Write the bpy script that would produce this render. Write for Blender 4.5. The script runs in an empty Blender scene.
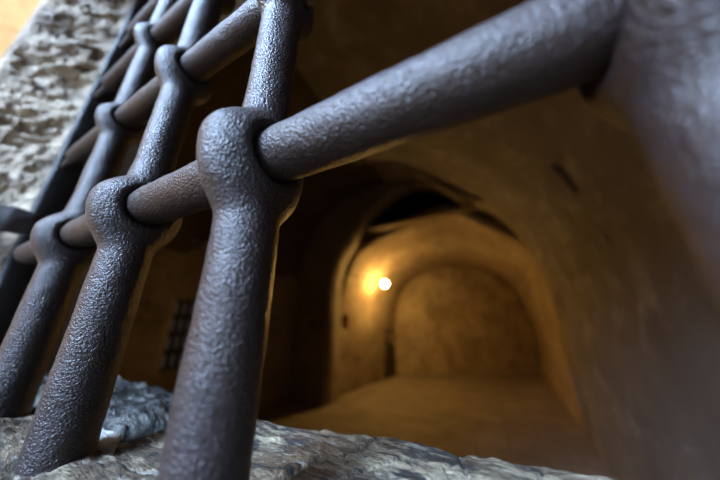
import bpy, bmesh, math, random
from mathutils import Vector, noise, Matrix
random.seed(7)
sc = bpy.context.scene
COL = sc.collection
D = 0.08                       # distance camera -> grille plane (m)
CAMZ = 1.8                     # camera height over the cell floor

# ------------------------------------------------------------------ camera frame
FPX = 240.0
Lx = Vector((-500, 82, FPX)).normalized()            # "along the grille to the left"
Uv = Vector((2, -695, FPX)); Uv = (Uv - Lx * Uv.dot(Lx)).normalized()
Yv = Lx.cross(Uv)
if Yv.z < 0: Yv = -Yv


def ray(px, py):
    r = Vector((px - 360, py - 240, FPX))
    return r.dot(Lx), r.dot(Yv), r.dot(Uv)


def W(l, y, u):                # left, into the cell, up, all from the camera in metres
    return Vector((-l, y, CAMZ + u))


def at_depth(px, py, Y):
    l, y, u = ray(px, py)
    return W(l / y * Y, Y, u / y * Y)


def on_plane(px, py, p, n):    # a point of the plane (p, n in world)
    l, y, u = ray(px, py)
    d = Vector((-l, y, u)); o = Vector((0, 0, CAMZ))
    t = (p - o).dot(n) / d.dot(n)
    return o + d * t


# ------------------------------------------------------------------ helpers
def link(name, me, mat=None, parent=None, smooth=True):
    o = bpy.data.objects.new(name, me)
    COL.objects.link(o)
    if mat: me.materials.append(mat)
    if parent: o.parent = parent
    if smooth:
        for p in me.polygons: p.use_smooth = True
    return o


def mesh_of(name, verts, faces):
    me = bpy.data.meshes.new(name)
    me.from_pydata([tuple(v) for v in verts], [], faces)
    me.update()
    return me


def obj(name, bm, mat=None, parent=None, smooth=True):
    bmesh.ops.recalc_face_normals(bm, faces=bm.faces)
    me = bpy.data.meshes.new(name)
    bm.to_mesh(me); bm.free()
    return link(name, me, mat, parent, smooth)


def struct(o):
    o['kind'] = 'structure'
    return o


def thing(name, label, cat, loc=(0, 0, 0), group=None):
    o = bpy.data.objects.new(name, None)
    COL.objects.link(o)
    o.location = loc
    o.empty_display_size = .1
    o['label'] = label; o['category'] = cat
    if group: o['group'] = group
    return o


def add_box(bm, lo, hi, M=None):
    vs = [bm.verts.new((x, y, z)) for x in (lo[0], hi[0]) for y in (lo[1], hi[1]) for z in (lo[2], hi[2])]
    for f in ((0, 1, 3, 2), (4, 6, 7, 5), (0, 4, 5, 1), (2, 3, 7, 6), (0, 2, 6, 4), (1, 5, 7, 3)):
        bm.faces.new([vs[i] for i in f])
    if M: bmesh.ops.transform(bm, matrix=M, verts=vs)
    return vs


def bevel(bm, w, seg=2):
    bmesh.ops.bevel(bm, geom=bm.edges[:], offset=w, segments=seg, affect='EDGES', profile=.6)


def fbm(p, o=4):
    return noise.fractal(p, .9, 2.0, o, noise_basis='PERLIN_ORIGINAL')


def sstep(a, b, x):
    t = max(0., min(1., (x - a) / (b - a)))
    return t * t * (3 - 2 * t)


# ------------------------------------------------------------------ materials
class NT:
    def __init__(s, name):
        s.m = bpy.data.materials.new(name); s.m.use_nodes = True
        s.t = s.m.node_tree; s.b = s.t.nodes['Principled BSDF']
        s.co = s.n('ShaderNodeTexCoord').outputs['Object']

    def n(s, ty, **kw):
        x = s.t.nodes.new(ty)
        for k, v in kw.items(): setattr(x, k, v)
        return x

    def l(s, a, b): s.t.links.new(a, b)

    def noise(s, scale, detail=4, rough=.55, stretch=None, dist=0):
        x = s.n('ShaderNodeTexNoise')
        x.inputs['Scale'].default_value = scale
        x.inputs['Detail'].default_value = detail
        x.inputs['Roughness'].default_value = rough
        x.inputs['Distortion'].default_value = dist
        if stretch:
            mp = s.n('ShaderNodeMapping')
            mp.inputs['Scale'].default_value = stretch[:3]
            if len(stretch) > 3: mp.inputs['Rotation'].default_value = stretch[3:]
            s.l(s.co, mp.inputs['Vector']); s.l(mp.outputs[0], x.inputs['Vector'])
        else:
            s.l(s.co, x.inputs['Vector'])
        return x.outputs['Fac']

    def ramp(s, fac, stops):
        x = s.n('ShaderNodeValToRGB')
        e = x.color_ramp.elements
        while len(e) < len(stops): e.new(.5)
        for k, (p, c) in enumerate(stops):
            e[k].position = p
            e[k].color = (c, c, c, 1) if not isinstance(c, tuple) else (*c, 1)
        s.l(fac, x.inputs['Fac'])
        return x.outputs['Color']

    def mix(s, fac, a, b, mode='MIX'):
        x = s.n('ShaderNodeMix', data_type='RGBA', blend_type=mode)
        for v, i in ((fac, 0), (a, 6), (b, 7)):
            if hasattr(v, 'is_linked'): s.l(v, x.inputs[i])
            elif i == 0: x.inputs[0].default_value = v
            else: x.inputs[i].default_value = (*v, 1)
        return x.outputs[2]

    def bump(s, h, dist, strength=1, prev=None):
        x = s.n('ShaderNodeBump')
        x.inputs['Strength'].default_value = strength
        x.inputs['Distance'].default_value = dist
        s.l(h, x.inputs['Height'])
        if prev is not None: s.l(prev, x.inputs['Normal'])
        return x.outputs['Normal']

    def done(s, col=None, rough=None, nrm=None, metal=None):
        if col is not None:
            if hasattr(col, 'is_linked'): s.l(col, s.b.inputs['Base Color'])
            else: s.b.inputs['Base Color'].default_value = (*col, 1)
        if rough is not None:
            if hasattr(rough, 'is_linked'): s.l(rough, s.b.inputs['Roughness'])
            else: s.b.inputs['Roughness'].default_value = rough
        if nrm is not None: s.l(nrm, s.b.inputs['Normal'])
        if metal is not None: s.b.inputs['Metallic'].default_value = metal
        return s.m


def mat_iron(name, base, rust, gloss=(.34, .55)):
    t = NT(name)
    patch = t.ramp(t.noise(22, 5, .6), [(.42, 0.), (.68, 1.)])
    fine = t.noise(260, 3, .6)
    col = t.mix(patch, base, rust)
    col = t.mix(t.ramp(fine, [(.3, .75), (.7, .0)]), col, tuple(c * .55 for c in rust))
    rg = t.ramp(t.noise(60, 4), [(.3, gloss[0]), (.7, gloss[1])])
    b1 = t.bump(t.noise(700, 1, .5), .0009, 1.0)
    b2 = t.bump(t.noise(1500, 2, .5), .0005, .7, b1)
    t.b.inputs['Specular IOR Level'].default_value = .5
    return t.done(col, rg, b2, .12)


IRON = mat_iron('wrought_iron', (.034, .024, .025), (.036, .021, .017), (.30, .46))
IRON_H = mat_iron('wrought_iron_rusty', (.034, .022, .021), (.038, .021, .016), (.34, .50))
IRON_D = mat_iron('dark_frame_iron', (.016, .016, .018), (.018, .013, .011), (.4, .6))


def mat_plaster(name, a, b, c, sc_=1.0, bump=.02):
    t = NT(name)
    col = t.mix(t.ramp(t.noise(.9 * sc_, 6, .6), [(.35, 0.), (.65, 1.)]), a, b)
    col = t.mix(t.ramp(t.noise(2.3 * sc_, 6, .65, None, .6), [(.52, 0.), (.72, .8)]), col, c)
    col = t.mix(t.ramp(t.noise(9 * sc_, 5, .6), [(.3, .35), (.55, 0.)]), col, tuple(x * .45 for x in c))
    b1 = t.bump(t.noise(3.5 * sc_, 6, .6), bump, .8)
    b2 = t.bump(t.noise(26 * sc_, 4, .6), bump * .3, .6, b1)
    return t.done(col, .9, b2)


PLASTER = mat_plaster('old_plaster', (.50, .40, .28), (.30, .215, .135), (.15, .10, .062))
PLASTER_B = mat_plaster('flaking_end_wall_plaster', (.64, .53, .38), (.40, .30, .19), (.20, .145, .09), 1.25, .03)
PLASTER_R = mat_plaster('worn_plaster_pale_patches', (.30, .27, .245), (.19, .165, .145), (.50, .49, .49))
PLASTER_C = mat_plaster('shade_darkened_vault_plaster', (.12, .09, .065), (.08, .06, .042), (.055, .04, .028))  # front vault colour darkened to stand in for the shade overhead
PLASTER_D = mat_plaster('grey_brown_plaster', (.34, .285, .225), (.23, .19, .145), (.14, .11, .085))  # greyer, darker plaster mix than old_plaster


def mat_floor():
    t = NT('worn_stone_floor')
    br = t.n('ShaderNodeTexBrick')
    br.inputs['Scale'].default_value = 1.0
    br.inputs['Brick Width'].default_value = .9
    br.inputs['Row Height'].default_value = .55
    br.inputs['Mortar Size'].default_value = .012
    br.inputs['Color1'].default_value = (.27, .225, .18, 1)
    br.inputs['Color2'].default_value = (.33, .28, .225, 1)
    br.inputs['Mortar'].default_value = (.15, .115, .08, 1)
    t.l(t.co, br.inputs['Vector'])
    col = t.mix(t.ramp(t.noise(1.6, 6, .6), [(.4, 0.), (.7, .75)]), br.outputs['Color'], (.17, .14, .115))
    b1 = t.bump(t.noise(5, 5, .6), .015, .7)
    return t.done(col, .72, b1)


FLOOR = mat_floor()


def mat_sill(name, lightc, midc, darkc, brown, rot=0.6):
    t = NT(name)
    big = t.noise(16, 6, .62, None, .8)
    col = t.mix(t.ramp(big, [(.42, 0.), (.5, 1.)]), darkc, midc)
    streak = t.noise(30, 8, .7, (1, 3.2, 1.5, 0, 0, rot), .15)
    col = t.mix(t.ramp(streak, [(.47, 0.), (.58, 1.)]), col, lightc)
    col = t.mix(t.ramp(t.noise(11, 5, .6, (1.2, 1, 1, .3, .7, .2)), [(.50, 0.), (.68, .75)]), col, brown)
    scr = t.noise(75, 4, .65, (.35, 2.6, 1, 0, 0, rot - 1.1), .3)
    col = t.mix(t.ramp(scr, [(.36, .85), (.43, 0.)]), col, tuple(x * .5 for x in darkc))
    pale = t.noise(110, 4, .65, (.3, 2.2, 1, 0, 0, rot + .5), .3)
    col = t.mix(t.ramp(pale, [(.60, 0.), (.68, .8)]), col, (.40, .37, .32))
    col = t.mix(t.ramp(t.noise(230, 3, .6), [(.33, .6), (.46, 0.)]), col, tuple(x * .6 for x in darkc))
    b1 = t.bump(streak, .009, 1)
    b2 = t.bump(scr, .0035, .9, b1)
    b3 = t.bump(t.noise(190, 4, .65), .0022, .8, b2)
    return t.done(col, .68, b3)


SILL_A = mat_sill('scratched_pale_stone', (0.34, 0.275, 0.18), (0.105, 0.072, 0.042), (0.014, 0.012, 0.012), (0.120, 0.060, 0.022), .75)
SILL_B = mat_sill('brown_stone', (0.184, 0.136, 0.080), (0.092, 0.066, 0.038), (0.022, 0.017, 0.012), (0.087, 0.050, 0.022), .1)
SILL_C = mat_sill('grey_rough_stone', (0.115, 0.112, 0.10), (0.020, 0.020, 0.020), (0.006, 0.006, 0.006), (0.076, 0.055, 0.027), .35)


CHIP = mat_sill('fresh_broken_stone', (.60, .60, .57), (.48, .47, .44), (.16, .15, .15), (.36, .30, .22), .9)


def mat_jamb():
    t = NT('weathered_limestone')
    big = t.noise(7, 7, .62, (1, 1, 1.6), .6)
    col = t.mix(t.ramp(big, [(.38, 0.), (.60, 1.)]), (.17, .12, .08), (.50, .39, .27))
    col = t.mix(t.ramp(t.noise(34, 6, .65), [(.32, .8), (.46, 0.)]), col, (.10, .075, .055))
    col = t.mix(t.ramp(t.noise(60, 4, .6), [(.56, 0.), (.70, .8)]), col, (.64, .54, .42))
    b1 = t.bump(t.noise(24, 7, .66), .009, 1)
    b2 = t.bump(t.noise(120, 4, .6), .004, .9, b1)
    return t.done(col, .85, b2)


JAMB = mat_jamb()
SUNWALL = mat_plaster('sunny_ochre_stone', (.62, .50, .34), (.54, .42, .28), (.48, .37, .25), 1.2, .03)
GROUND = mat_plaster('dark_courtyard_cobbles', (.10, .095, .085), (.08, .075, .068), (.065, .06, .055), 1.0, .02)


def mat_wood(name, c1, c2):
    t = NT(name)
    g = t.noise(6, 6, .6, (6, 6, .7))
    return t.done(t.mix(t.ramp(g, [(.35, 0.), (.65, 1.)]), c1, c2), .7, t.bump(g, .01, .6))


WOOD = mat_wood('dark_door_wood', (.035, .024, .015), (.06, .04, .025))
BEAMW = mat_wood('old_beam_wood', (.22, .16, .10), (.30, .22, .14))


def mat_emit(name, col, s):
    t = NT(name)
    t.b.inputs['Emission Color'].default_value = (*col, 1)
    t.b.inputs['Emission Strength'].default_value = s
    return t.done(col, .4)


BULB = mat_emit('lit_bulb', (1.0, .58, .15), 430)
PANE = mat_emit('daylit_pane', (.75, .60, .50), .07)

# ------------------------------------------------------------------ the iron grille
V_L = [-0.76, 1.36, 3.12, 4.92, -2.75, -4.65]             # uprights, in D to the left of the camera
H_U = [1.12, 3.12, 5.08, 6.82]              # cross bars, in D above the camera
L_END, R_END = 6.98, -6.6                  # frame post / right jamb
SILL_U, TOP_U = -1.0, 9.0
RV, RH = .205, .19


def smax(a, b, k):
    h = max(k - abs(a - b), 0) / k
    return max(a, b) + h * h * k * .25


def bar_noise(p, seed):
    q = Vector(p) * 1.0 + Vector((seed * 7.1, seed * 3.3, 0))
    return (.007 * fbm(q * 2.0, 3) + .0026 * noise.noise(q * 9.0) + .0030 * noise.noise(q * 24.0))


def upright(seed, ek):
    """One forged upright, swollen into a pierced eye wherever a cross bar passes through."""
    SEG = 56
    z0, z1 = -1.08, TOP_U + .4
    n = int((z1 - z0) / .030)
    verts, faces = [], []
    for i in range(n + 1):
        z = z0 + (z1 - z0) * i / n
        rb = RV * (1 - .15 * sstep(1.2, 1.75, z))
        ry, rx = rb, rb
        es = ek - .13 * sstep(1.8, 2.6, z)
        dmin = 99
        for hu in H_U:
            dz = z - hu
            if abs(dz) < abs(dmin): dmin = dz
        h = (.36 if dmin > 0 else .50) * es
        a = 1 - (dmin / h) ** 2
        if a > -.5:
            e = .405 * es * math.sqrt(max(a, 0)) if a > 0 else 0
            ry = smax(rb, e, .10)
            rx = smax(rb, .66 * e, .06)
        for k in range(SEG):
            t = 2 * math.pi * k / SEG
            x, y = rx * math.cos(t), ry * math.sin(t)
            if abs(dmin) < .4:
                rho = math.hypot(y, dmin)
                pit = 1 - sstep(.155 * es, .250 * es, rho)
                x *= 1 - .45 * pit
            nn = bar_noise((x, y, z), seed)
            verts.append(((x + nn * math.cos(t)) * D, (y + nn * math.sin(t)) * D, z * D))
    for i in range(n):
        for k in range(SEG):
            a, b = i * SEG + k, i * SEG + (k + 1) % SEG
            faces.append((a, b, b + SEG, a + SEG))
    faces.append(tuple(range(SEG))[::-1])
    faces.append(tuple(n * SEG + k for k in range(SEG)))
    return mesh_of('vertical_bar', verts, faces)


def crossbar(seed, RH):
    SEG = 48
    x0, x1 = -L_END - .62, -R_END + .3
    n = int((x1 - x0) / .032)
    verts, faces = [], []
    for i in range(n + 1):
        x = x0 + (x1 - x0) * i / n
        r = RH
        end = L_END + x                       # distance past the rounded end, in D
        if end < .16: r = max(.075, RH * math.sqrt(max(0, 1 - ((.16 - end) / .16) ** 2))) if end > 0 else .075
        for vl in V_L:                        # a slight forged shoulder beside each eye
            dx = abs(x + vl)
            if dx < .30: r =  RH * (1 - .05 * (1 - sstep(.20, .30, dx)))
        for k in range(SEG):
            t = 2 * math.pi * k / SEG
            y, z = r * math.cos(t), r * math.sin(t)
            nn = bar_noise((x, y, z), seed + 20)
            verts.append((x * D, (y + nn * math.cos(t)) * D, (z + nn * math.sin(t)) * D))
    for i in range(n):
        for k in range(SEG):
            a, b = i * SEG + k, i * SEG + (k + 1) % SEG
            faces.append((a, a + SEG, b + SEG, b))
    faces.append(tuple(range(SEG)))
    faces.append(tuple(n * SEG + k for k in range(SEG))[::-1])
    return mesh_of('horizontal_bar', verts, faces)


grille = thing('iron_grille', 'dark forged iron window grille of round bars pierced through swollen eyes', 'grille',
               (-1.36 * D, D, CAMZ + SILL_U * D))
G0 = Vector(grille.location)
for i, vl in enumerate(V_L):
    o = link('vertical_bar', upright(i + 1, (1, 1, .95, .90, 1, 1)[i]), IRON, grille)
    o.location = Vector((-vl * D, D, CAMZ)) - G0
for i, hu in enumerate(H_U):
    o = link('horizontal_bar', crossbar(i + 1, RH if i == 0 else RH * .84), IRON_H, grille)
    o.location = Vector((0, D, CAMZ + hu * D)) - G0
# flat dark post of the frame that takes the cross-bar ends
bm = bmesh.new()
add_box(bm, (-8.1 * D, .86 * D, CAMZ - 1.0 * D), (-7.52 * D, 1.6 * D, CAMZ + (TOP_U + .3) * D))
bmesh.ops.subdivide_edges(bm, edges=[e for e in bm.edges if abs(e.verts[0].co.z - e.verts[1].co.z) > .3], cuts=110)
bevel_e = [e for e in bm.edges if abs(e.verts[0].co.z - e.verts[1].co.z) > .001 and e.verts[0].co.y < .07 and e.verts[0].co.x > -.615]
bmesh.ops.bevel(bm, geom=bevel_e, offset=.006, segments=3, affect='EDGES', profile=.5)
for v in bm.verts:
    q = v.co * 26
    v.co.x += .0016 * fbm(q, 3); v.co.y += .0016 * fbm(q + Vector((9, 9, 9)), 3)
bmesh.ops.translate(bm, vec=-G0, verts=bm.verts)
obj('frame_post', bm, IRON_D, grille)
# strap that clasps the post to the stone
bm = bmesh.new()
prof = [(8.0, -.02), (7.66, .14), (7.42, .40), (7.30, .68), (7.26, .92), (7.34, 1.06), (7.55, 1.10)]
P = []
for (l, y) in prof: P.append(Vector((-l * D, y * D, 0)))
zc = CAMZ + 1.72 * D
rings = []
for i, p in enumerate(P):
    w = (.24 - .02 * i * .3) * D
    t = .13 * D
    tan = (P[min(i + 1, len(P) - 1)] - P[max(i - 1, 0)]).normalized()
    nrm = Vector((-tan.y, tan.x, 0))
    ring = []
    for (a, b) in ((-1, -1), (-1, -.3), (-1, .3), (-1, 1), (-.3, 1.25), (.3, 1.25), (1, 1), (1, .3), (1, -.3), (1, -1), (.3, -1.1), (-.3, -1.1)):
        ring.append(bm.verts.new(p - nrm * t * b * .5 + Vector((0, 0, zc + a * w))))
    rings.append(ring)
for a, b in zip(rings, rings[1:]):
    for k in range(12): bm.faces.new((a[k], a[(k + 1) % 12], b[(k + 1) % 12], b[k]))
bm.faces.new(rings[0]); bm.faces.new(rings[-1][::-1])
bmesh.ops.subdivide_edges(bm, edges=bm.edges[:], cuts=3, use_grid_fill=True, smooth=.6)
for v in bm.verts: v.co += Vector((1, 1, 1)) * .0018 * fbm(v.co * 40, 3)
bmesh.ops.translate(bm, vec=-G0, verts=bm.verts)
obj('clamp_strap', bm, IRON, grille)


# ------------------------------------------------------------------ sill stones
def stone_block(name, corners, top, depth, mat, label, seed, rough=.03, edge=.09, nx=150, ny=110, tilt=(0, 0), fn=None, flake=.020):
    """A hewn block with an uneven top; corners (l, y) in D, counter-clockwise from front left."""
    c = [Vector((-l * D, y * D, 0)) for (l, y) in corners]
    cen = sum(c, Vector()) / 4
    verts, faces = [], []
    zt = CAMZ + top * D
    for j in range(ny + 1):
        v = j / ny
        for i in range(nx + 1):
            u = i / nx
            p = c[0].lerp(c[1], u).lerp(c[3].lerp(c[2], u), v)
            # distance to the rim in D
            du = min(u * (c[1] - c[0]).length, (1 - u) * (c[1] - c[0]).length) / D
            dv = min(v * (c[3] - c[0]).length, (1 - v) * (c[3] - c[0]).length) / D
            dd = min(du, dv)
            q = Vector((p.x / D, p.y / D, seed * 3.7))
            e = edge * (1 + .9 * fbm(q * 1.8, 4))
            drop = 0
            if dd < e: drop = e * (1 - math.sqrt(max(0, 1 - (1 - dd / e) ** 2)))
            r1 = noise.ridged_multi_fractal(Vector((q.x * 1.3 + q.y * .9, q.y * 2.2 - q.x * .5, q.z)), 1.0, 2.1, 5, 1.0, 2.0)
            z = rough * (fbm(q * 1.1, 5) * 1.3 + (r1 - 1.0) * .35 + .25 * fbm(q * 9, 3))
            l_, y_ = -p.x / D, p.y / D
            fl = fbm(Vector((q.x * .9 + q.y * .5, q.y * 1.7, q.z + 4)), 4)
            z += flake * (sstep(.0, .05, fl) + .7 * sstep(.16, .20, fl) - .8 * sstep(.10, .16, -fl))
            if fn: z += fn(l_, y_)
            z += tilt[0] * (p.x - cen.x) / D + tilt[1] * (p.y - cen.y) / D
            verts.append((p.x, p.y, zt + (z - drop) * D))
    N = (nx + 1) * (ny + 1)
    rim = [i for i in range(nx + 1)] + [(j * (nx + 1) + nx) for j in range(1, ny + 1)] + \
          [ny * (nx + 1) + i for i in range(nx - 1, -1, -1)] + [j * (nx + 1) for j in range(ny - 1, 0, -1)]
    for j in range(ny):
        for i in range(nx):
            a = j * (nx + 1) + i
            faces.append((a, a + 1, a + nx + 2, a + nx + 1))
    prev = rim
    levels = 8
    for s in range(1, levels + 1):
        new = []
        for r in rim:
            x, y, z = verts[r]
            zz = z + (zt - depth * D - z) * (s / levels)
            off = .03 * D * fbm(Vector((x / D * 1.5, y / D * 1.5, zz / D * 1.5)), 3)
            dirv = (Vector((x, y, 0)) - Vector((cen.x, cen.y, 0))).normalized()
            new.append(len(verts)); verts.append((x + dirv.x * off, y + dirv.y * off, zz))
        m = len(rim)
        for k in range(m):
            faces.append((prev[k], new[k], new[(k + 1) % m], prev[(k + 1) % m]))
        prev = new
    faces.append(tuple(prev))
    me = mesh_of(name, verts, faces)
    bm = bmesh.new(); bm.from_mesh(me); bmesh.ops.recalc_face_normals(bm, faces=bm.faces); bm.to_mesh(me); bm.free()
    o = link(name, me, mat)
    o['label'] = label; o['category'] = 'stone'; o['kind'] = 'thing'
    o['group'] = 'stones of the window sill'
    return o


def groove(l, y):              # the long scratch running to the inner edge and smaller gouges
    z = 0
    for (la, ya, lb, yb, w, dp) in ((1.55, 1.25, .98, 2.32, .035, .07), (2.3, 1.9, 1.5, 2.05, .03, -.03), (1.1, 1.6, .6, 2.2, .02, .025),
                                    (.5, 1.9, .3, 2.3, .018, .025), (.2, 1.8, .35, 2.35, .018, .02), (0, 2.0, -.2, 2.4, .018, .02)):
        ax, ay = lb - la, yb - ya
        t = max(0, min(1, ((l - la) * ax + (y - ya) * ay) / (ax * ax + ay * ay)))
        d = math.hypot(l - la - ax * t, y - ya - ay * t)
        if d < w: z -= dp * (1 - d / w)
    return z


stone_block('sill_stone', [(3.35, -.45), (-2.3, -.45), (-2.3, 2.66), (3.05, 2.18)], -1.015, 1.9, SILL_A,
            'long pale scratched sill stone under the nearest iron bar', 1, .022, .04, 400, 200, (0, .038), groove)
stone_block('sill_stone', [(7.8, -.45), (3.42, -.45), (3.45, 1.38), (7.8, 1.30)], -.985, 1.9, SILL_B,
            'brownish sill stone at the foot of the two far iron bars', 2, .06, .14, 160, 110)
stone_block('sill_stone', [(7.8, 1.36), (3.38, 1.46), (3.12, 2.36), (7.8, 2.40)], -.93, 1.9, SILL_C,
            'rough dark grey sill stone behind the second bar, at the inner edge', 3, .085, .13, 170, 90)

# pale broken chip in the joint behind the second bar


def on_level(px, py, u):
    l, y, uu = ray(px, py)
    return W(l * u * D / uu, y * u * D / uu, u * D)


bm = bmesh.new()
cp = [on_level(88, 458, -1.02), on_level(113, 454, -1.02), on_level(121, 434, -.97), on_level(103, 427, -.95)]
tops = [bm.verts.new(p) for p in cp]
bots = [bm.verts.new(p + Vector((0, .02 * D, -.16 * D))) for p in cp]
bm.faces.new(tops); bm.faces.new(bots[::-1])
for k in range(4): bm.faces.new((tops[k], bots[k], bots[(k + 1) % 4], tops[(k + 1) % 4]))
bevel(bm, .0012)
bmesh.ops.subdivide_edges(bm, edges=bm.edges[:], cuts=6, use_grid_fill=True)
for v in bm.verts: v.co += Vector((1, 1, 1)) * .0009 * fbm(v.co * 120, 3)
o = obj('stone_chip', bm, CHIP, smooth=False)
o['label'] = 'small pale broken stone chip in the joint beside the second bar'; o['category'] = 'stone'; o['kind'] = 'thing'

bm = bmesh.new()
add_box(bm, (2.38 * D, -.40 * D, CAMZ - 2.8 * D), (6.65 * D, 2.6 * D, CAMZ - 1.0 * D)); bevel(bm, .005)
struct(obj('trim_2', bm, SILL_A, smooth=False))

# ------------------------------------------------------------------ the outer wall round the opening
YF, YB = -.30 * D, 2.45 * D    # outer and inner face
XL, XR = -7.2 * D, -R_END * D
ZB, ZT = CAMZ - 1.35 * D, CAMZ + TOP_U * D

# left jamb: rough limestone return that faces the opening, really carved in relief
ny, nz = 70, 330
verts, faces = [], []
z0, z1 = CAMZ - 2.5 * D, CAMZ + (TOP_U + 3) * D
for j in range(nz + 1):
    z = z0 + (z1 - z0) * j / nz
    for i in range(ny + 1):
        s = i / ny
        y = YF + (.90 * D - YF) * s
        x = -(7.56 + 1.0 * (1 - s) ** 1.2) * D
        q = Vector((0, y / D, z / D))
        st = Vector((1.3, q.y * 1.1 + q.z * .35, q.z * 1.7 - q.y * .5))
        rel = noise.ridged_multi_fractal(st * .8, 1.0, 2.1, 5, 1.0, 2.0) - 1.1
        step = noise.cell(Vector((3.3, q.y * .9 + .35 * fbm(q * 1.3, 3), q.z * 1.1 + .5 * fbm(q * 1.1, 3)))) - .5
        hole = max(0, fbm(st * 1.15 + Vector((5, 2, 1)), 3) - .22)
        rel = .13 * rel + .10 * step + .07 * fbm(q * 5, 4) - .45 * hole
        fade = (sstep(0, .16, 1 - s) * .9 + .1) * (.25 + .75 * sstep(.02, .3, s))
        x += rel * D * fade
        if s < .08: x -= ((.08 - s) / .08) ** 2 * .35 * D
        verts.append((x, y, z))
for j in range(nz):
    for i in range(ny):
        a = j * (ny + 1) + i
        faces.append((a, a + 1, a + ny + 2, a + ny + 1))
me = mesh_of('wall_outer_left', verts, faces)
jm = link('wall_outer_left', me, JAMB)
md = jm.modifiers.new('s', 'SOLIDIFY'); md.thickness = .02; md.offset = -1
# make the relief stand towards the opening and the body behind it
bm = bmesh.new(); bm.from_mesh(me)
for f in bm.faces:
    pass
bmesh.ops.recalc_face_normals(bm, faces=bm.faces)
if sum(f.normal.x for f in bm.faces) < 0: bmesh.ops.reverse_faces(bm, faces=bm.faces[:])
bm.to_mesh(me); bm.free()
struct(jm)

HB = 6.4                       # height of the building
bm = bmesh.new()
add_box(bm, (-6, YF + .004, -.3), (-.70, YB, HB))
struct(obj('wall_front_left', bm, JAMB, smooth=False))
bm = bmesh.new()
add_box(bm, (XR, YF, -.3), (3.0, YB, HB))
struct(obj('wall_front_right', bm, JAMB, smooth=False))
bm = bmesh.new()
add_box(bm, (-.73, YF + .002, ZT), (XR + .01, YB, HB))
struct(obj('wall_front_top', bm, JAMB, smooth=False))
bm = bmesh.new()
add_box(bm, (-.73, YF + .03, -.3), (XR + .01, YB - .012, CAMZ - 2.0 * D))
struct(obj('wall_front_bottom', bm, JAMB, smooth=False))
# filler behind the frame post
bm = bmesh.new()
add_box(bm, (-.74, .93 * D, -.3), (-7.6 * D, YB, HB))
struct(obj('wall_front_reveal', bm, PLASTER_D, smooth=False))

# courtyard outside and a sunlit wall across it
bm = bmesh.new(); add_box(bm, (-12, -14, -.5), (12, YF, -.02))
struct(obj('ground', bm, GROUND, smooth=False))
bm = bmesh.new(); add_box(bm, (-4.6, -9, -.1), (-4.0, YF, 9))
struct(obj('wall_courtyard', bm, SUNWALL, smooth=False))

# ------------------------------------------------------------------ inside the cell


def grid_obj(name, rows, mat, thick, out_ref, amp=.02, freq=1.6, cut=()):
    """Loft through rows of points, roughen, thicken away from out_ref."""
    nr, nc = len(rows), len(rows[0])
    verts, faces = [], []
    for r in rows:
        for p in r: verts.append(Vector(p))
    for j in range(nr - 1):
        for i in range(nc - 1):
            a = j * nc + i
            faces.append((a, a + 1, a + nc + 1, a + nc))
    me = mesh_of(name, verts, faces)
    bm = bmesh.new(); bm.from_mesh(me)
    s = 0
    for f in bm.faces: s += f.normal.dot(out_ref - f.calc_center_median())
    if s < 0: bmesh.ops.reverse_faces(bm, faces=bm.faces[:])
    bm.normal_update()
    for v in bm.verts:
        v.co += v.normal * amp * (fbm(v.co * freq, 4) + .4 * fbm(v.co * freq * 4, 3))
    bm.normal_update()
    bm.to_mesh(me); bm.free()
    o = link(name, me, mat)
    md = o.modifiers.new('s', 'SOLIDIFY'); md.thickness = thick; md.offset = -1
    return struct(o)


def resample(pts, n):
    d = [0]
    for a, b in zip(pts, pts[1:]): d.append(d[-1] + (b - a).length)
    out = []
    k = 0
    for i in range(n + 1):
        s = d[-1] * i / n
        while k < len(pts) - 2 and d[k + 1] < s: k += 1
        t = (s - d[k]) / max(1e-9, d[k + 1] - d[k])
        out.append(pts[k].lerp(pts[k + 1], max(0, min(1, t))))
    return out


def catmull(pts, sub=8):
    out = []
    P = [pts[0] * 2 - pts[1]] + list(pts) + [pts[-1] * 2 - pts[-2]]
    for i in range(1, len(P) - 2):
        for s in range(sub):
            t = s / sub
            a, b, c, d = P[i - 1], P[i], P[i + 1], P[i + 2]
            out.append(.5 * ((2 * b) + (c - a) * t + (2 * a - 5 * b + 4 * c - d) * t * t + (3 * b - a - 3 * c + d) * t ** 3))
    out.append(pts[-1])
    return out


def loft(a, b, n):
    return [[p.lerp(q, j / n) for p, q in zip(a, b)] for j in range(n + 1)]


mid = Vector((-1.4, 6, 2))
# floor
rows = [[Vector((-5.4 + 8.0 * i / 60, YB - .02 + 13.6 * j / 90, 0)) for i in range(61)] for j in range(91)]
grid_obj('floor', rows, FLOOR, .2, mid, .012, .9)

Y_A = 5.75                     # the cross wall with the arch
Y_V = 6.02                     # front edge of the far vault
RW = lambda y: .97 + .032 * y  # right wall, metres to the right of the camera

# front bay: left wall, right wall and high barrel vault
nx = 40
rows = loft([W(4.62, YB - .1, -1.85 + 5.0 * i / nx) for i in range(nx + 1)], [W(4.62, Y_A + .1, -1.85 + 5.0 * i / nx) for i in range(nx + 1)], 46)
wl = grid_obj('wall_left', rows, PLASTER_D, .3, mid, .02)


def front_arc(y):
    xr, xl = -RW(y), 4.62
    pts = []
    for i in range(41):
        t = math.pi * i / 40
        l = (xl + xr) / 2 - (xl - xr) / 2 * math.cos(t)
        zs = .05 + (1.15 - .05) * i / 40
        pts.append(W(l, y, zs + 2.95 * math.sin(t) ** .9))
    return pts


def front_profile(y):
    arc = front_arc(y)
    x = RW(y)
    return resample([W(-x, y, -1.85), W(-x - .01, y, -1.0), W(-x, y, -.2)] + arc, 120)


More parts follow.
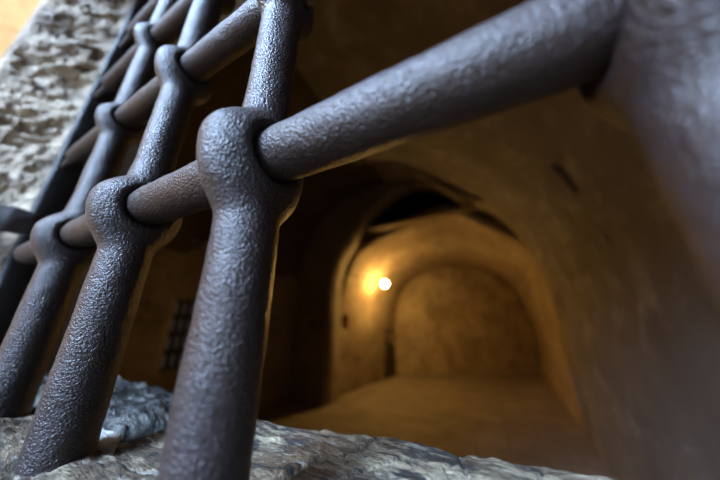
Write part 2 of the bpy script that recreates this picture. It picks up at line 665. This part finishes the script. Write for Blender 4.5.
fr = loft(front_profile(YB - .1), front_profile(Y_V + .05), 60)
for row in fr:                 # one common relief, so wall and vault meet without a seam
    for i, p in enumerate(row):
        q = p.copy()
        row[i] = p + Vector((-.6, 0, -.6)) * .03 * (fbm(q * 1.1, 4) + .4 * fbm(q * 4.4, 3))
struct(grid_obj('wall_right', [r[:77] for r in fr[:55]] + [[p for p in r[:77]] for r in fr[55:55]], PLASTER_R, .3, mid, 0))
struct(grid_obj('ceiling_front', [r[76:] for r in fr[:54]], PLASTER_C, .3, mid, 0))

# cross wall with the wide arch
arch_px = [(336, 392), (337, 340), (338, 295), (343, 266), (358, 242), (376, 218), (404, 194), (428, 190), (448, 195), (468, 204), (494, 213), (522, 238), (540, 264), (554, 305)]
AP = [at_depth(x, y, Y_A) for x, y in arch_px]
AP[0].z = -.05; AP[0].x = AP[1].x
AP = [AP[0]] + [p for p in AP[1:]]
AP.append(Vector((RW(Y_A) + .06, Y_A, .9))); AP.append(Vector((RW(Y_A) + .08, Y_A, -.05)))
inner = resample(catmull(AP, 6), 96)
outer = []
cen = Vector((-1.5, Y_A, 1.0))
for p in inner:
    d = (p - cen).normalized()
    k = 9
    for c_, lim in ((d.x, -5.0 if d.x < 0 else 1.6), (d.z, 5.9 if d.z > 0 else -.05)):
        if abs(c_) > 1e-6:
            b = (lim - (cen.x if c_ is d.x else cen.z)) / c_
            if b > 0: k = min(k, b)
    outer.append(cen + d * max(k, (p - cen).length + .02))
Y_F = 5.28                     # the cross wall stands this near, as a deep reveal
for p in inner + outer: p.y = Y_F
rows = [[a.lerp(b, t) for a, b in zip(inner, outer)] for t in (0, .03, .1, .2, .35, .5, .75, 1)]
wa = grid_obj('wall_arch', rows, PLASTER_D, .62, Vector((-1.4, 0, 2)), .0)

# far vault, lofted from its front edge to the end wall
pl, pr = W(3.5, 9.4, 0), W(-1.47, 12.3, 0)
fn = Vector((-(pr - pl).y, (pr - pl).x, 0)).normalized()
far_px = [(393, 375), (395, 340), (397, 308), (404, 290), (418, 276), (440, 269), (465, 268), (490, 273), (510, 286), (526, 308), (535, 335), (540, 372)]
FA = [on_plane(x, y, pl, fn) for x, y in far_px]
FA[0].z = -.05; FA[-1].z = -.05
sx = [(344, 300), (350, 266), (363, 249), (392, 232), (420, 220), (445, 213), (466, 217), (484, 226), (520, 242), (541, 268), (554, 310)]
NA = [at_depth(x, y, Y_V) for x, y in sx]
NA[0].x = NA[0].x - .12
NA = [Vector((NA[0].x - .08, Y_V, -.05)), Vector((NA[0].x - .05, Y_V, 1.0))] + NA + [Vector((RW(Y_V) + .04, Y_V, .9)), Vector((RW(Y_V) + .04, Y_V, -.05))]
FA2 = [FA[0], FA[0].lerp(FA[1], .6)] + FA[1:]
n = 90
na, fa = resample(catmull(NA), n), resample(catmull(FA2), n)
rows = loft(na, fa, 40)
split = lambda a, b: [r[a:b + 1] for r in rows]
WLF = grid_obj('wall_left_far', split(0, 24), PLASTER, .22, mid + Vector((0, 3, 0)), .025)
grid_obj('ceiling_far', split(24, 66), PLASTER, .22, mid + Vector((0, 3, 0)), .02)
grid_obj('wall_right_far', split(66, n), PLASTER, .22, mid + Vector((0, 3, 0)), .02)
# end wall
e0 = W(4.3, 9.4 - .8 * 2.9 / 4.97, -1.9); e1 = W(-2.3, 12.3 + .83 * 2.9 / 4.97, -1.9)
rows = [[e0.lerp(e1, i / 60) + Vector((0, .03, 5.2 * j / 50)) for i in range(61)] for j in range(51)]
grid_obj('wall_back', rows, PLASTER_B, .3, mid + Vector((0, 2, 0)), .03)

# masonry mass round the cell: closes the dark slot above the far vault and keeps daylight out
ROOF = 6.0
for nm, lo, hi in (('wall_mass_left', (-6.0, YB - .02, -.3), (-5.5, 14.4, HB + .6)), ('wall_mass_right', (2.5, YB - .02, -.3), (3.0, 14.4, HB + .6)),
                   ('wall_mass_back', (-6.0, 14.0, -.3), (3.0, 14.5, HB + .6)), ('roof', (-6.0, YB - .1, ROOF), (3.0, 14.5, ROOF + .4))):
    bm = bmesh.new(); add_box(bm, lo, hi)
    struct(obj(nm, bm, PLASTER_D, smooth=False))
# slanting timber in the slot
a, b = at_depth(366, 231, 5.8), at_depth(478, 206, 5.8)
dv = b - a
M = Matrix.Translation((a + b) / 2) @ dv.to_track_quat('X', 'Z').to_matrix().to_4x4()
bm = bmesh.new(); add_box(bm, (-dv.length / 2 - .1, -.12, -.045), (dv.length / 2 + .12, .12, .045)); bevel(bm, .015)
bmesh.ops.transform(bm, matrix=M, verts=bm.verts)
struct(obj('trim_1', bm, BEAMW, smooth=False))


# doorway on the left wall close to the far corner
dg = bpy.context.evaluated_depsgraph_get(); dg.update()


def hit(px, py):               # first surface behind a point of the view, beyond the window wall
    l, y, u = ray(px, py); d = Vector((-l, y, u)).normalized()
    ok, loc, nrm, i, ob, m = sc.ray_cast(dg, Vector((0, 0, CAMZ)) + d * (.6 / d.y), d)
    return loc, (nrm if nrm.dot(d) < 0 else -nrm), d


pa, na_, dd = hit(386.0, 356)
pb, _, _ = hit(392.5, 356)
na_ = Vector((-(pb - pa).y, (pb - pa).x, 0)).normalized()
if na_.x < 0: na_ = -na_
ta = Vector(((pb - pa).x, (pb - pa).y, 0)).normalized()
wdt = Vector(((pb - pa).x, (pb - pa).y, 0)).length
top = hit(389, 332)[0].z
Md = Matrix(((ta.x, na_.x, 0, pa.x), (ta.y, na_.y, 0, pa.y), (0, 0, 1, 0), (0, 0, 0, 1)))
dr = bpy.data.objects.new('door_1', None); COL.objects.link(dr); struct(dr)
dr.matrix_world = Md
bm = bmesh.new()
add_box(bm, (0, -.10, 0), (wdt, .03, top)); bevel(bm, .012)
for k in range(1, 5):
    x = wdt * k / 5
    add_box(bm, (x - .008, .03, .02), (x + .008, .036, top - .02))
o = obj('door_leaf', bm, WOOD, dr, smooth=False)
bm = bmesh.new()
for lo, hi in (((-.08, -.1, 0), (0, .08, top + .08)), ((wdt, -.1, 0), (wdt + .08, .08, top + .08)), ((-.08, -.1, top), (wdt + .08, .08, top + .1))):
    add_box(bm, lo, hi)
obj('door_frame', bm, WOOD, dr, smooth=False)

# putlog holes left in the walls (real recesses)
def cutter(center, size):
    bm = bmesh.new(); add_box(bm, [-s / 2 for s in size], [s / 2 for s in size])
    bmesh.ops.translate(bm, vec=center, verts=bm.verts)
    me = bpy.data.meshes.new('cut'); bm.to_mesh(me); bm.free()
    return me


def carve(o, boxes):
    """Subtract boxes from o and bake the result so no helper object stays behind."""
    helpers = []
    for c_, s_ in boxes:
        h = bpy.data.objects.new('cut', cutter(c_, s_)); COL.objects.link(h); helpers.append(h)
        md = o.modifiers.new('b', 'BOOLEAN'); md.operation = 'DIFFERENCE'; md.object = h; md.solver = 'EXACT'
    dg = bpy.context.evaluated_depsgraph_get(); dg.update()
    me = bpy.data.meshes.new_from_object(o.evaluated_get(dg))
    o.modifiers.clear(); o.data = me
    for h in helpers: bpy.data.objects.remove(h)


ph = hit(345, 323)[0]
carve(WLF, [(ph, (.36, .30, .34))])
ph2 = at_depth(313, 325, Y_F)
carve(wa, [(ph2, (.30, .4, .16))])

def gash(o, runs):
    hs = []
    for (x0, y0, x1, y1, wd) in runs:
        a, n_, _ = hit(x0, y0); b = hit(x1, y1)[0]
        dv = b - a
        q = Vector((dv.x, dv.y, dv.z)).to_track_quat('X', 'Y').to_matrix().to_4x4()
        bm = bmesh.new()
        bmesh.ops.create_icosphere(bm, subdivisions=3, radius=1)
        for v in bm.verts:
            v.co = Vector((v.co.x * dv.length * .55, v.co.y * wd, v.co.z * wd)) * (1 + .25 * fbm(v.co * 2.5, 3))
        bmesh.ops.transform(bm, matrix=Matrix.Translation((a + b) / 2) @ q, verts=bm.verts)
        me = bpy.data.meshes.new('cut'); bm.to_mesh(me); bm.free()
        h = bpy.data.objects.new('cut', me); COL.objects.link(h); hs.append(h)
    for h in hs:
        md = o.modifiers.new('b', 'BOOLEAN'); md.operation = 'DIFFERENCE'; md.object = h; md.solver = 'EXACT'
    dg = bpy.context.evaluated_depsgraph_get(); dg.update()
    me = bpy.data.meshes.new_from_object(o.evaluated_get(dg))
    o.modifiers.clear(); o.data = me
    for h in hs: bpy.data.objects.remove(h)


gash(bpy.data.objects['wall_right'], [(556, 166, 578, 190, .07), (563, 207, 577, 229, .025), (607, 236, 613, 244, .02)])

# barred window in the left wall of the front bay
l_, y_, u_ = ray(176, 336)
wc = W(4.60, y_ / l_ * 4.60, u_ / l_ * 4.60)
pt = [ray(x, y) for x, y in ((179, 309), (187, 309), (166, 363), (166, 303), (160, 372))]
yy = [r[1] / r[0] * 4.6 for r in pt]; zz = [CAMZ + r[2] / r[0] * 4.6 for r in pt]
pitch_y = abs(yy[1] - yy[0]); pitch_z = abs(zz[2] - zz[0]) / 3
NC, NR = 4, 4
w0 = yy[0] - pitch_y * .5; zt_ = zz[0] + pitch_z * .55
ww, hh = pitch_y * NC, pitch_z * NR
win = bpy.data.objects.new('window_1', None); COL.objects.link(win); struct(win)
carve(wl, [(Vector((-4.7, w0 + ww / 2, zt_ - hh / 2)), (.5, ww, hh))])
bm = bmesh.new(); add_box(bm, (-4.87, w0 - .03, zt_ - hh - .03), (-4.84, w0 + ww + .03, zt_ + .03))
obj('pane', bm, PANE, win, smooth=False)
bt = pitch_y * .33
for k in range(NC + 1):
    bm = bmesh.new(); y = w0 + pitch_y * k
    add_box(bm, (-4.72, y - bt, zt_ - hh - .02), (-4.66, y + bt, zt_ + .02)); bevel(bm, .006)
    obj('window_bar', bm, IRON_D, win, smooth=False)
for k in range(NR + 1):
    bm = bmesh.new(); z = zt_ - pitch_z * k
    add_box(bm, (-4.73, w0 - .02, z - pitch_z * .16), (-4.65, w0 + ww + .02, z + pitch_z * .16)); bevel(bm, .006)
    obj('window_rail', bm, IRON_D, win, smooth=False)

# ------------------------------------------------------------------ wall lamp
lp, nn, dd = hit(372, 285.5)
na_ = Vector((nn.x, nn.y, 0)).normalized(); ta = Vector((0, 0, 1)).cross(na_)
lp -= dd * .02
lamp = thing('wall_lamp', 'small glowing wall lamp high on the left wall of the far vault', 'lamp', lp)
Ml = Matrix(((ta.x, na_.x, 0, 0), (ta.y, na_.y, 0, 0), (0, 0, 1, 0), (0, 0, 0, 1)))
bm = bmesh.new(); bmesh.ops.create_uvsphere(bm, u_segments=24, v_segments=16, radius=.085)
for v in bm.verts:
    if v.co.z > 0: v.co.z *= 1.15
bmesh.ops.translate(bm, vec=Ml @ Vector((0, .50, 0)), verts=bm.verts)
obj('bulb', bm, BULB, lamp)
bm = bmesh.new()
bmesh.ops.create_cone(bm, segments=24, radius1=.05, radius2=.035, depth=.09, cap_ends=True, matrix=Matrix.Translation((0, .50, .13)))
bmesh.ops.transform(bm, matrix=Ml, verts=bm.verts)
obj('socket', bm, IRON_D, lamp)
bm = bmesh.new()
add_box(bm, (-.012, -.04, .165), (.012, .51, .19))
bmesh.ops.transform(bm, matrix=Ml, verts=bm.verts)
obj('arm', bm, IRON_D, lamp, smooth=False)
bm = bmesh.new()
bmesh.ops.create_cone(bm, segments=24, radius1=.07, radius2=.06, depth=.08, cap_ends=True, matrix=Matrix.Translation((0, -.01, .178)) @ Matrix.Rotation(math.pi / 2, 4, 'X'))
bmesh.ops.transform(bm, matrix=Ml, verts=bm.verts)
obj('wall_plate', bm, IRON_D, lamp)

# ------------------------------------------------------------------ light
SKY_DIR, SKY_S = (-.36, -.76, .54), 128.0
w = bpy.data.worlds.new('world'); sc.world = w; w.use_nodes = True
nt = w.node_tree; bg = nt.nodes['Background']
tc = nt.nodes.new('ShaderNodeTexCoord'); sep = nt.nodes.new('ShaderNodeSeparateXYZ')
nt.links.new(tc.outputs['Generated'], sep.inputs[0])
# open sky high to the left of the window, buildings and shade elsewhere
dt = nt.nodes.new('ShaderNodeVectorMath'); dt.operation = 'DOT_PRODUCT'
nt.links.new(tc.outputs['Generated'], dt.inputs[0]); dt.inputs[1].default_value = Vector(SKY_DIR).normalized()
rp = nt.nodes.new('ShaderNodeValToRGB'); nt.links.new(dt.outputs['Value'], rp.inputs[0])
e = rp.color_ramp.elements
e[0].position = .85; e[0].color = (.0004, .00045, .0006, 1)
e[1].position = 1.0; e[1].color = (.50, .70, 1.0, 1)
x = e.new(.94); x.color = (.11, .16, .25, 1)
nt.links.new(rp.outputs[0], bg.inputs['Color'])
bg.inputs['Strength'].default_value = SKY_S
# sun from behind the building: it only reaches the wall across the court
sd = bpy.data.lights.new('sun', 'SUN'); sd.energy = 8.5; sd.angle = .01; sd.color = (1, .86, .66)
so = bpy.data.objects.new('sun', sd); COL.objects.link(so)
so.rotation_euler = (-Vector((.66, .025, .72))).to_track_quat('-Z', 'Y').to_euler()

# ------------------------------------------------------------------ camera
cd = bpy.data.cameras.new('camera'); cam = bpy.data.objects.new('camera', cd); COL.objects.link(cam)
cd.sensor_fit = 'HORIZONTAL'; cd.sensor_width = 36; cd.lens = 36 * FPX / 720
cd.clip_start = .002; cd.clip_end = 100


def wdir(cx, cy, cz):          # camera (right, down, forward) -> world
    v = Vector((cx, cy, cz))
    return Vector((-v.dot(Lx), v.dot(Yv), v.dot(Uv)))


rx, up, bk = wdir(1, 0, 0), wdir(0, -1, 0), wdir(0, 0, -1)
cam.matrix_world = Matrix(((rx.x, up.x, bk.x, 0), (rx.y, up.y, bk.y, 0), (rx.z, up.z, bk.z, CAMZ), (0, 0, 0, 1)))
cd.dof.use_dof = True
cd.dof.focus_distance = 1.95 * D
cd.dof.aperture_fstop = 2.5
sc.camera = cam
vs = sc.view_settings
vs.view_transform = 'Standard'; vs.look = 'None'; vs.gamma = 1; vs.exposure = 0
vs.use_curve_mapping = False
